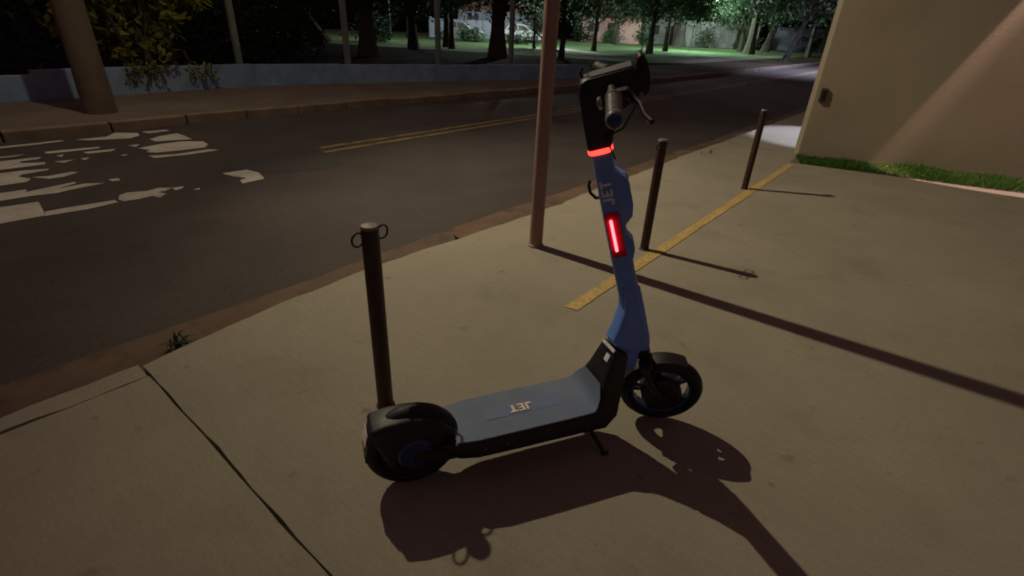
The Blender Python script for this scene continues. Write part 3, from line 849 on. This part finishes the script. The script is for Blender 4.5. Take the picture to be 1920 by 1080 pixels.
def road_lamp(label, base, head, power, color, target, cone=150, blend=.8):
    r_ = empty('road_lamp', base)
    h = Vector(head) - Vector(base)
    MB().tube([(0, 0, 0), (0, 0, h.z + .3)], [.09, .06], 10).build('pole', M['lampgrey'], r_, smooth=True)
    MB().tube([(0, 0, h.z + .2), (h.x * .5, h.y * .5, h.z + .32), (h.x, h.y, h.z + .14)], .03, 8).build('arm', M['lampgrey'], r_, smooth=True)
    hd = MB().box((h.x, h.y, h.z + .10), (.6, .3, .1), math.atan2(h.y, h.x) if abs(h.x) + abs(h.y) > .01 else 0).build('lamp_head', M['lampgrey'], r_, bevel=.02)
    MB().box((h.x, h.y, h.z + .044), (.45, .2, .01)).build('diffuser', M['white_lamp'], hd)
    tag(r_, label, 'street lamp')
    spot('road_lamp_light', h, Vector(target) - Vector(base), power, color, cone, blend, .12, r_)
road_lamp('far street lamp hidden behind the beige wall, lighting the road end', (-2.0, 31, 0), (-3.9, 31, 7.2), 8500, (.62, .66, 1.0), (-5.6, 32, 0), 112, 1.0)
road_lamp('lamp behind the beige wall lighting the pavement', (-0.2, 10.6, 0), (-.75, 10.3, 3.2), 900, (.70, .72, 1.0), (-1.3, 9.6, 0), 42, .3)

# dead leaves and weeds in the gutter
wt = MB(); rw = random.Random(77)
weed = empty('weed_tuft', (-2.58, .60, -.088))
for i in range(26):
    a = rw.uniform(0, 6.28); L = rw.uniform(.05, .13); q = Vector((math.cos(a) * L, math.sin(a) * L, rw.uniform(.015, .055)))
    p = Vector((rw.gauss(0, .02), rw.gauss(0, .03), 0)); dv = Vector((-math.sin(a), math.cos(a), 0)) * .004
    md = (p + q) / 2 + Vector((0, 0, .02))
    wt.add([p - dv, p + dv, md + dv, md - dv, q + Vector((0, 0, -.01))], [(0, 1, 2, 3), (3, 2, 4)])
wt.build('blades', M['leaf_dark'], weed, fix=False)
tag(weed, 'small dark weed tuft growing in the gutter at the kerb', 'weed')
for i, (lx, ly, lb_) in enumerate(((-2.52, 2.42, 'dry leaf litter at the kerb left of the reddish post'), (-2.30, 7.05, 'dry brown leaf at the kerb near the beige wall'))):
    lt = MB()
    for k in range(7 if i == 0 else 5):
        leaf(lt, Vector((rw.gauss(0, .05), rw.gauss(0, .08), .012)), .07, rw)
    o = lt.build('leaf_litter', M['dirt'], None, fix=False)
    o.location = (lx, ly, -.08 if i == 0 else .004)
    tag(o, lb_, 'leaves')

# dark wooded bank added to block the sky glow behind park and houses
bank = MB(); rb = random.Random(55)
prof = [(-180, -60), (-120, 0), (-85, 30), (-62, 62), (-40, 84), (-14, 92), (8, 96), (40, 100)]
cols = []
for i in range(len(prof) - 1):
    for k in range(6):
        t = k / 6
        cols.append((prof[i][0] + (prof[i + 1][0] - prof[i][0]) * t, prof[i][1] + (prof[i + 1][1] - prof[i][1]) * t))
for (x, y) in cols:
    L = math.hypot(x, y); ux, uy = x / L, y / L
    hgt = rb.uniform(9, 12)
    for (o, z) in ((0, -.2), (2.5, hgt * .55), (7, hgt), (16, -.2)):
        bank.v.append((x + ux * o + rb.uniform(-.6, .6), y + uy * o + rb.uniform(-.6, .6), z))
for i in range(len(cols) - 1):
    for j in range(3):
        bank.f.append((4 * i + j, 4 * i + j + 1, 4 * i + 5 + j, 4 * i + 4 + j))
tag(bank.build('sky_block_bank', M['soil']), kind='structure')
wd_ = MB()
for i in range(420):
    k = rb.randrange(0, len(cols) - 1); x, y = cols[k]
    L = math.hypot(x, y); f_ = rb.uniform(-3.5, 2.0)
    clump(wd_, Vector((x + x / L * f_ + rb.uniform(-1.5, 1.5), y + y / L * f_ + rb.uniform(-1.5, 1.5), rb.uniform(.3, 7.5))), rb.uniform(1.2, 2.4), 26, .75, rb)
tag(wd_.build('woodland', M['leaf_dark'], fix=False), 'dark mass of far woodland added behind the park to block the sky', 'woodland', kind='stuff')

# dark hedge mass added to block the sky behind the blue wall's left end
hb2 = MB(); rh = random.Random(41)
h2 = empty('sky_block_hedge', (-16.5, -1.0, 0))
for i in range(150):
    clump(hb2, Vector((rh.uniform(-1.2, 1.2), rh.uniform(-6.5, 5.2), rh.uniform(.1, 3.4))), .7, 46, .26, rh)
hb2.build('foliage', M['leaf_dark'], h2, fix=False)
for i in range(6):
    MB().tube([(0, -5.5 + i * 2, 0), (rh.uniform(-.2, .2), -5.5 + i * 2, 2.2)], [.08, .03], 6).build('stem', M['bark'], h2)
tag(h2, 'tall dark hedge added behind the left end of the low blue wall to block the sky', 'hedge')
for lab, x, y, sd in (('dark bush behind the blue wall between the first fence posts', -17.5, 7.2, 61), ('dark bush behind the blue wall near the third fence post', -20.5, 10.5, 62)):
    bb = MB(); rq = random.Random(sd)
    bu = empty('bush', (x, y, 0))
    for i in range(60):
        a = rq.uniform(0, 6.28); r_ = 1.7 * math.sqrt(rq.random())
        clump(bb, Vector((math.cos(a) * r_, math.sin(a) * r_, rq.uniform(.1, 2.3) * (1.1 - .3 * r_))), .55, 40, .2, rq)
    bb.build('foliage', M['leaf_dark'], bu, fix=False)
    MB().tube([(0, 0, 0), (.1, .1, 1.2)], [.07, .03], 6).build('stem', M['bark'], bu)
    tag(bu, lab, 'bush')


# ------------------------------------------------------------------ scooter
SC = empty('electric_scooter', (-1.03, .77, 0), R(60.5))
tag(SC, 'blue and black electric kick scooter standing on the pavement with red lights', 'scooter')
def loft(pairs, hw, n=4, rnd=.30):
    """pairs of (top, bottom) points in x-z, half widths; rounded-rectangle sections"""
    b = MB(); k = len(pairs)
    prof = []
    for q in ((1, 1), (-1, 1), (-1, -1), (1, -1)):
        prof.append(q)
    sec = []
    for (t_, b_), w in zip(pairs, hw):
        T_, B_ = Vector((t_[0], 0, t_[1])), Vector((b_[0], 0, b_[1]))
        c = (T_ + B_) / 2; u = (T_ - B_) / 2
        ring = []
        hh = u.length
        r_ = min(w, hh) * rnd
        for sx, sy, a0 in ((1, 1, 0), (-1, 1, 90), (-1, -1, 180), (1, -1, 270)):
            for j in range(n + 1):
                a = R(a0 + 90 * j / n)
                yy = sx * (w - r_) + r_ * math.cos(a); zz = sy * (hh - r_) + r_ * math.sin(a)
                ring.append(c + Vector((0, yy, 0)) + u.normalized() * zz)
        sec.append(ring)
    m_ = len(sec[0])
    vs = [p for r in sec for p in r]; fs = []
    for i in range(k - 1):
        for j in range(m_):
            j2 = (j + 1) % m_
            fs.append((i * m_ + j, i * m_ + j2, (i + 1) * m_ + j2, (i + 1) * m_ + j))
    fs.append(tuple(range(m_ - 1, -1, -1))); fs.append(tuple(range((k - 1) * m_, k * m_)))
    return b.add(vs, fs)
U = [(.10, .172), (.15, .192), (.22, .196), (.40, .198), (.60, .199), (.650, .203), (.676, .238), (.694, .30), (.735, .405)]
Lw = [(.10, .134), (.16, .130), (.22, .126), (.40, .124), (.62, .122), (.70, .114), (.752, .145), (.778, .25), (.79, .372)]
HWD = [.062, .100, .111, .113, .113, .110, .096, .066, .047]
deck = loft(list(zip(U, Lw)), HWD).build('deck', M['black'], SC, smooth=True, angle=50)
# grip mat following the deck and sweeping up at the front
mu = [(.150, .1985), (.22, .2015), (.40, .2035), (.60, .2045), (.642, .2065), (.654, .216), (.669, .246), (.680, .286)]
mw = [.092, .103, .105, .105, .104, .100, .086, .056]
mb_ = MB()
for (x, z), w in zip(mu, mw):
    mb_.v += [(x, w, z), (x, -w, z), (x + .002, w, z - .012), (x + .002, -w, z - .012)]
for i in range(len(mu) - 1):
    a, c = 4 * i, 4 * i + 4
    mb_.f += [(a, a + 1, c + 1, c), (a, c, c + 2, a + 2), (a + 1, a + 3, c + 3, c + 1)]
mb_.f += [(0, 2, 3, 1), (c, c + 1, c + 3, c + 2)]
mat_o = mb_.build('grip_mat', M['deck_mat'], deck, smooth=True, angle=30)
MB().add([(x, w, .2035 + .0007 + (x - .4) * .005) for x, w in ((.27, -.026), (.55, -.026), (.55, .026), (.27, .026))], [(0, 1, 2, 3)]).build('printed_band', M['deck_band'], deck)
LET = {'J': [[(.0, .26), (.0, .12), (.1, 0), (.42, 0), (.54, .12), (.54, 1), (.34, 1), (.34, .2), (.2, .2), (.2, .26)]],
       'E': [[(.68, 0), (1.2, 0), (1.2, .2), (.88, .2), (.88, .4), (1.14, .4), (1.14, .6), (.88, .6), (.88, .8), (1.2, .8), (1.2, 1), (.68, 1)]],
       'T': [[(1.5, 0), (1.7, 0), (1.7, .8), (1.92, .8), (1.92, 1), (1.28, 1), (1.28, .8), (1.5, .8)]]}
def letters(name, org, ru, rv, height, length, mat, parent, nrm, th=.0016):
    for ch in 'JET':
        for poly in LET[ch]:
            out = [(u / 1.92 * length, v * height) for u, v in poly]
            MB().prism(out, 0, th, lambda u, v, w: Vector(org) + Vector(ru) * u + Vector(rv) * v + Vector(nrm) * w).build(name, mat, parent)
letters('letter', (.447, .018, .2055), (-1, 0, .0), (0, -1, 0), .036, .085, M['letter'], deck, (0, 0, 1))
# white reflector and plain sticker on the black neck
def onneck(u, v, off):   # u up along the neck's rear face, v to the left
    t = u
    p = Vector((.694, 0, .30)).lerp(Vector((.735, 0, .405)), t)
    n = Vector((-.931, 0, .364))
    return p + Vector((0, v, 0)) + n * off
MB().prism([(.90, -.040), (1.0, -.040), (1.0, .040), (.90, .040)], .001, .005, lambda u, v, w: onneck(u, v, w)).build('reflector_strip', M['reflector'], deck)
MB().prism([(.50, -.030), (.74, -.030), (.74, -.008), (.50, -.008)], .001, .003, lambda u, v, w: onneck(u, v, w)).build('sticker', M['letter_grey'], deck)
# blue neck



# ---- steered front assembly, built upright in (forward, left, up the steering axis)
ax = Vector((-.345, 0, .9386)).normalized()
n0 = Vector((ax.z, 0, -ax.x)); l0 = Vector((0, 1, 0))
rot = Matrix.Rotation(R(-28), 3, ax)
nv, lv = rot @ n0, rot @ l0
O_ = Vector((.884, 0, .33))
SM = Matrix(((nv.x, lv.x, ax.x, O_.x), (nv.y, lv.y, ax.y, O_.y), (nv.z, lv.z, ax.z, O_.z), (0, 0, 0, 1)))
def steer(o):
    o.matrix_local = SM
    return o
def oval(t, a, b, hw, n=36, e=3.4):
    ring = []
    c = (a + b) / 2; h = (b - a) / 2
    for j in range(n):
        an = 2 * math.pi * j / n
        ca, sa = math.cos(an), math.sin(an)
        ring.append((c + h * math.copysign(abs(ca) ** (2 / e), ca), hw * math.copysign(abs(sa) ** (2 / e), sa), t))
    return ring
def ovals(secs, n=36, e=3.4):
    b = MB(); rings = [oval(*s, n, e) for s in secs]
    vs = [p for r in rings for p in r]; fs = []
    for i in range(len(rings) - 1):
        for j in range(n):
            j2 = (j + 1) % n
            fs.append((i * n + j, i * n + j2, (i + 1) * n + j2, (i + 1) * n + j))
    fs.append(tuple(range(n - 1, -1, -1))); fs.append(tuple(range((len(rings) - 1) * n, len(rings) * n)))
    return b.add(vs, fs)
neck = ovals([(.372, .790, .886, .030), (.386, .770, .890, .032), (.408, .742, .888, .034), (.436, .728, .880, .034), (.475, .743, .866, .0335), (.555, .760, .836, .0325), (.64, .744, .803, .0308)], e=6.0).build('neck', M['blue'], SC, smooth=True, angle=14)
MB().prism([(.774, .42), (.786, .37), (.806, .288), (.838, .276), (.848, .30), (.856, .42)], -.026, .026, lambda u, v, w: (u, w, v)).build('head_tube', M['blue'], neck, bevel=.010, seg=3, smooth=True)
stem = steer(ovals([(.10, -.036, .035, .026), (.2, -.038, .034, .030), (.23, -.0385, .032, .031), (.45, -.037, .031, .031), (.60, -.035, .029, .031), (.75, -.031, .028, .031), (.812, -.0285, .029, .031)]).build('stem', M['blue'], SC, smooth=True))
fm = lambda u, v, w: (u, w, v)
MB().prism([(.0, .765), (.025, .752), (.056, .722), (.061, .705), (.0615, .636), (.054, .598), (.030, .572), (.0, .572)], -.029, .029, fm).build('battery_housing', M['blue'], stem, bevel=.003, seg=2, smooth=True, angle=18)
MB().prism([(.0, .548), (.028, .533), (.043, .503), (.044, .482), (.034, .447), (.0, .43)], -.027, .027, fm).build('lower_housing', M['blue'], stem, bevel=.003, seg=2, smooth=True, angle=18)
# side light: bright core on an added plate coloured as its red glow
for sgn in (-1, 1):
    ln = MB().prism([(-.030, .470), (-.026, .464), (.012, .464), (.016, .470), (.016, .622), (.012, .628), (-.026, .628), (-.030, .622)], sgn * .0275, sgn * .0325, fm).build('halo_plate', M['red_halo'], stem, bevel=.002)
    MB().tube([(-.012, sgn * .037, .492), (-.012, sgn * .037, .602)], .0042, 8).build('light_bar', M['led_core'], stem)
letters('letter', (.010, -.0318, .652), (0, 0, 1), (-1, 0, 0), .033, .080, M['letter_grey'], stem, (0, -1, 0), .001)
# ring light
steer(ovals([(.8135, -.0355, .032, .0345), (.8155, -.0375, .034, .0365), (.8235, -.0375, .034, .0365), (.8255, -.0355, .032, .0345)]).build('ring_light', M['led_red'], SC, smooth=True))
head = steer(MB().prism([(-.036, .826), (-.033, .92), (-.029, .985), (-.020, 1.012), (-.004, 1.020), (.120, 1.020), (.134, .955), (.112, .932), (.076, .920), (.045, .866), (.031, .826)], -.034, .034, fm).build('head_unit', M['black'], SC, bevel=.007, seg=2, smooth=True))
MB().prism([(.008, 1.0202), (.116, 1.0202), (.116, 1.0225), (.008, 1.0225)], -.026, .026, fm).build('display', M['grip'], head)
MB().tube([(-.012, .012, 1.01), (-.014, .014, 1.03), (-.006, .014, 1.040)], .004, 6).build('cable_loop', M['black'], head)
steer(MB().prism([(.119, 1.0), (.131, 1.037), (.139, 1.044), (.148, 1.040), (.156, 1.018), (.158, .98), (.151, .95), (.136, .938), (.125, .96)], -.032, .032, fm).build('phone_holder', M['black'], SC, bevel=.006, seg=2, smooth=True))
GN, GT = .058, .985
bar = steer(MB().tube([(GN, -.14, GT), (GN, .14, GT)], .0125, 14).build('handlebar', M['black'], SC, smooth=True))
for sgn in (-1, 1):
    g = steer(MB().lathe([(.0005, .125), (.0195, .125), (.0215, .129), (.0215, .135), (.0185, .139), (.0185, .262), (.021, .266), (.021, .278), (.017, .284), (.0005, .285)], 18, lambda x, y, w: (GN + x - (w - .12) * (.04 if sgn < 0 else .18), sgn * w, GT + y - (w - .12) * (.02 if sgn < 0 else .12))).build('grip', M['grip'] if sgn < 0 else M['rubber'], SC, smooth=True))
    MB().lathe([(.0005, .2865), (.014, .2862), (.016, .285)], 14, lambda x, y, w: (GN + x - (w - .12) * (.04 if sgn < 0 else .18), sgn * w, GT + y - (w - .12) * (.02 if sgn < 0 else .12))).build('end_cap', M['rim_blue'], g, smooth=True)
    lv_ = steer(MB().tube([(GN + .02, sgn * .10, GT - .004), (GN + .045, sgn * .115, GT - .010), (GN + .058, sgn * .16, GT - .020), (GN + .062, sgn * .215, GT - .030), (GN + .073, sgn * .252, GT - .037)], [.010, .0095, .0065, .0055, .007], 8).build('brake_lever', M['black_gloss'], SC, smooth=True))
    MB().box((GN + .024, sgn * .105, GT - .002), (.034, .03, .026)).build('lever_clamp', M['black'], lv_, bevel=.006)
bell = steer(MB().lathe([(.0005, 0), (.014, .001), (.0165, .008), (.012, .018), (.0005, .022)], 14, lambda x, y, w: (GN - .028 - w * .6, -.155 + x, GT + .004 + y)).build('indicator_switch', M['steel'], SC, smooth=True))
# bag hook on the rear of the stem
hk = [(-.030, 0, .668), (-.044, 0, .670), (-.056, 0, .690), (-.056, 0, .715), (-.049, 0, .728)]
steer(MB().tube(hk, [.006, .0055, .005, .0045, .005], 8).build('bag_hook', M['black'], SC, smooth=True))
# fork, front wheel, fender
WN, WT, WR = .043, -.190, .158
steer(MB().tube([(0.003, 0, .13), (0.003, 0, -.005)], [.027, .023], 16).build('steerer', M['black'], SC, smooth=True))
fk = MB().box((.006, 0, -.018), (.05, .12, .03))
fork = steer(fk.build('fork_crown', M['black'], SC, bevel=.008))
for sgn in (-1, 1):
    MB().tube([(.004, sgn * .053, -.01), (.008, sgn * .056, -.10), (WN - .002, sgn * .056, WT)], [.015, .015, .013], 10).build('fork_leg', M['black'], fork, smooth=True)
    MB().lathe([(.0005, .067), (.02, .067), (.023, .06), (.023, .05)], 14, lambda x, y, w: (WN + x, sgn * w, WT + y)).build('axle_cap', M['black'], fork, smooth=True)
MB().tube([(.024, -.02, .02), (.045, -.035, -.03), (.02, -.058, -.09)], .004, 6).build('brake_cable', M['black'], fork, smooth=True)

def wheel(c, sm, parentname, wmat, blue=True, hub=.055, spokes=5):
    mp = lambda x, y, w: (c[0] + x, w, c[1] + y)
    prof = []
    for k in range(13):
        a = R(-110 + 220 * k / 12)
        prof.append((WR - .026 + .026 * math.cos(a), .030 * math.sin(a)))
    prof = [(WR - .040, -.022)] + prof + [(WR - .040, .022)]
    t = MB().lathe(prof, 44, mp).build(parentname, M['rubber'], SC, smooth=True)
    if sm: steer(t)
    r_ = MB().lathe([(.104, -.018), (.114, -.022), (.117, -.018), (.117, .018), (.114, .022), (.104, .018), (.104, -.018)], 40, mp).build('rim', M[wmat], t, smooth=True)
    MB().lathe([(.0005, -.042), (hub - .012, -.042), (hub, -.034), (hub, .034), (hub - .012, .042), (.0005, .042)], 30, mp).build('hub', M['black'], t, smooth=True)
    for k in range(spokes):
        a = 2 * math.pi * k / spokes + .35
        sb = MB()
        for da in (-.13, .13):
            ca, sa = math.cos(a + da), math.sin(a + da)
            c2, s2 = math.cos(a + da * .8), math.sin(a + da * .8)
            sb.tube([mp(ca * (hub - .004), sa * (hub - .004), 0), mp(c2 * .107, s2 * .107, 0)], .0075, 6)
        sb.build('spoke', M[wmat], t, smooth=True)
    return t
wheel((WN, WT), True, 'front_wheel', 'rim_blue', hub=.076)
def fender(c, r0, r1, a0, a1, hw, n=14):
    b = MB()
    for k in range(n + 1):
        a = R(a0 + (a1 - a0) * k / n)
        for r, w in ((r0, -hw), (r1, -hw * .75), (r1 + .004, 0), (r1, hw * .75), (r0, hw), (r1 - .005, hw * .7), (r1 - .003, 0), (r1 - .005, -hw * .7)):
            b.v.append((c[0] + r * math.cos(a), w, c[1] + r * math.sin(a)))
    for k in range(n):
        for j in range(8):
            j2 = (j + 1) % 8
            b.f.append((k * 8 + j, k * 8 + j2, k * 8 + 8 + j2, k * 8 + 8 + j))
    b.f += [tuple(range(7, -1, -1)), tuple(range(n * 8, n * 8 + 8))]
    return b
steer(fender((WN, WT), WR - .016, WR + .007, 48, 140, .040).build('front_fender', M['black'], SC, smooth=True))

# rear wheel, shell fender, swing arm
RC = (.022, .154)
wheel(RC, False, 'rear_wheel', 'black', hub=.095)
FE = [(-.116, .276), (-.06, .289), (.0, .292), (.06, .283), (.115, .254), (.152, .208), (.172, .160), (.170, .118), (.130, .100), (.09, .112), (.04, .126), (-.03, .136), (-.080, .160), (-.104, .215)]
fen = MB().prism(FE, -.054, .054, fm).build('rear_fender', M['black'], SC, bevel=.015, seg=3, smooth=True)
MB().prism([(-.108, .268), (-.094, .272), (-.100, .235), (-.122, .160), (-.136, .153), (-.136, .167), (-.116, .24)], -.045, .045, fm).build('mudguard_flap', M['black'], fen, bevel=.003)
MB().prism([(-.1195, .250), (-.1305, .205), (-.1335, .205), (-.1225, .252)], -.030, .030, fm).build('rear_reflector', M['reflector'], fen)
MB().lathe([(.0005, .060), (.052, .060), (.058, .054), (.058, .044)], 26, lambda x, y, w: (RC[0] + x, -w, RC[1] + y)).build('hub_cover', M['rim_blue'], fen, smooth=True)
for sgn in (-1, 1):
    MB().tube([(RC[0], sgn * .052, RC[1]), (.09, sgn * .055, .128), (.17, sgn * .062, .135)], [.02, .022, .022], 10).build('swing_arm', M['black'], SC, smooth=True)
# centre stand with two legs
ks = MB().box((.655, 0, .088), (.05, .13, .03)).build('stand_bracket', M['black'], SC, bevel=.005)
for sgn in (-1, 1):
    lg = MB().tube([(.66, sgn * .045, .092), (.685, sgn * .085, .04), (.702, sgn * .118, .006)], [.010, .009, .008], 8).build('stand_leg', M['black'], ks, smooth=True)
    MB().tube([(.690, sgn * .118, .006), (.716, sgn * .120, .006)], .0075, 8).build('foot', M['rubber'], lg)

# small fittings: screws, cable, seam ring
for sgn in (-1, 1):
    for (u, v) in ((-.024, .335), (.018, .335), (-.024, .42), (.018, .42)):
        MB().lathe([(.0005, .0325), (.0028, .0325), (.0034, .031), (.0034, .029)], 8, lambda x, y, w: (u + x, sgn * w, v + y)).build('screw', M['steel'], stem)
    for k in range(6):
        MB().lathe([(.0034, .1115), (.0028, .1128), (.0005, .1130)], 8, lambda x, y, w: (.24 + k * .075 + x, sgn * w, .162 + y)).build('screw', M['steel'], deck)
for k in range(9):
    z = .1425 + k * .013
    MB().lathe([(.0186, z), (.0200, z + .002), (.0200, z + .005), (.0186, z + .007)], 18, lambda x, y, w: (GN + x - (w - .12) * .04, -w, GT + y - (w - .12) * .02)).build('grip_rib', M['grip'], bar, smooth=True)
steer(MB().tube([(GN + .03, -.112, GT - .012), (GN + .05, -.075, GT - .05), (GN + .01, -.045, GT - .11), (.02, -.036, .86), (.034, -.030, .79)], .0028, 6).build('brake_cable', M['rubber'], SC, smooth=True))
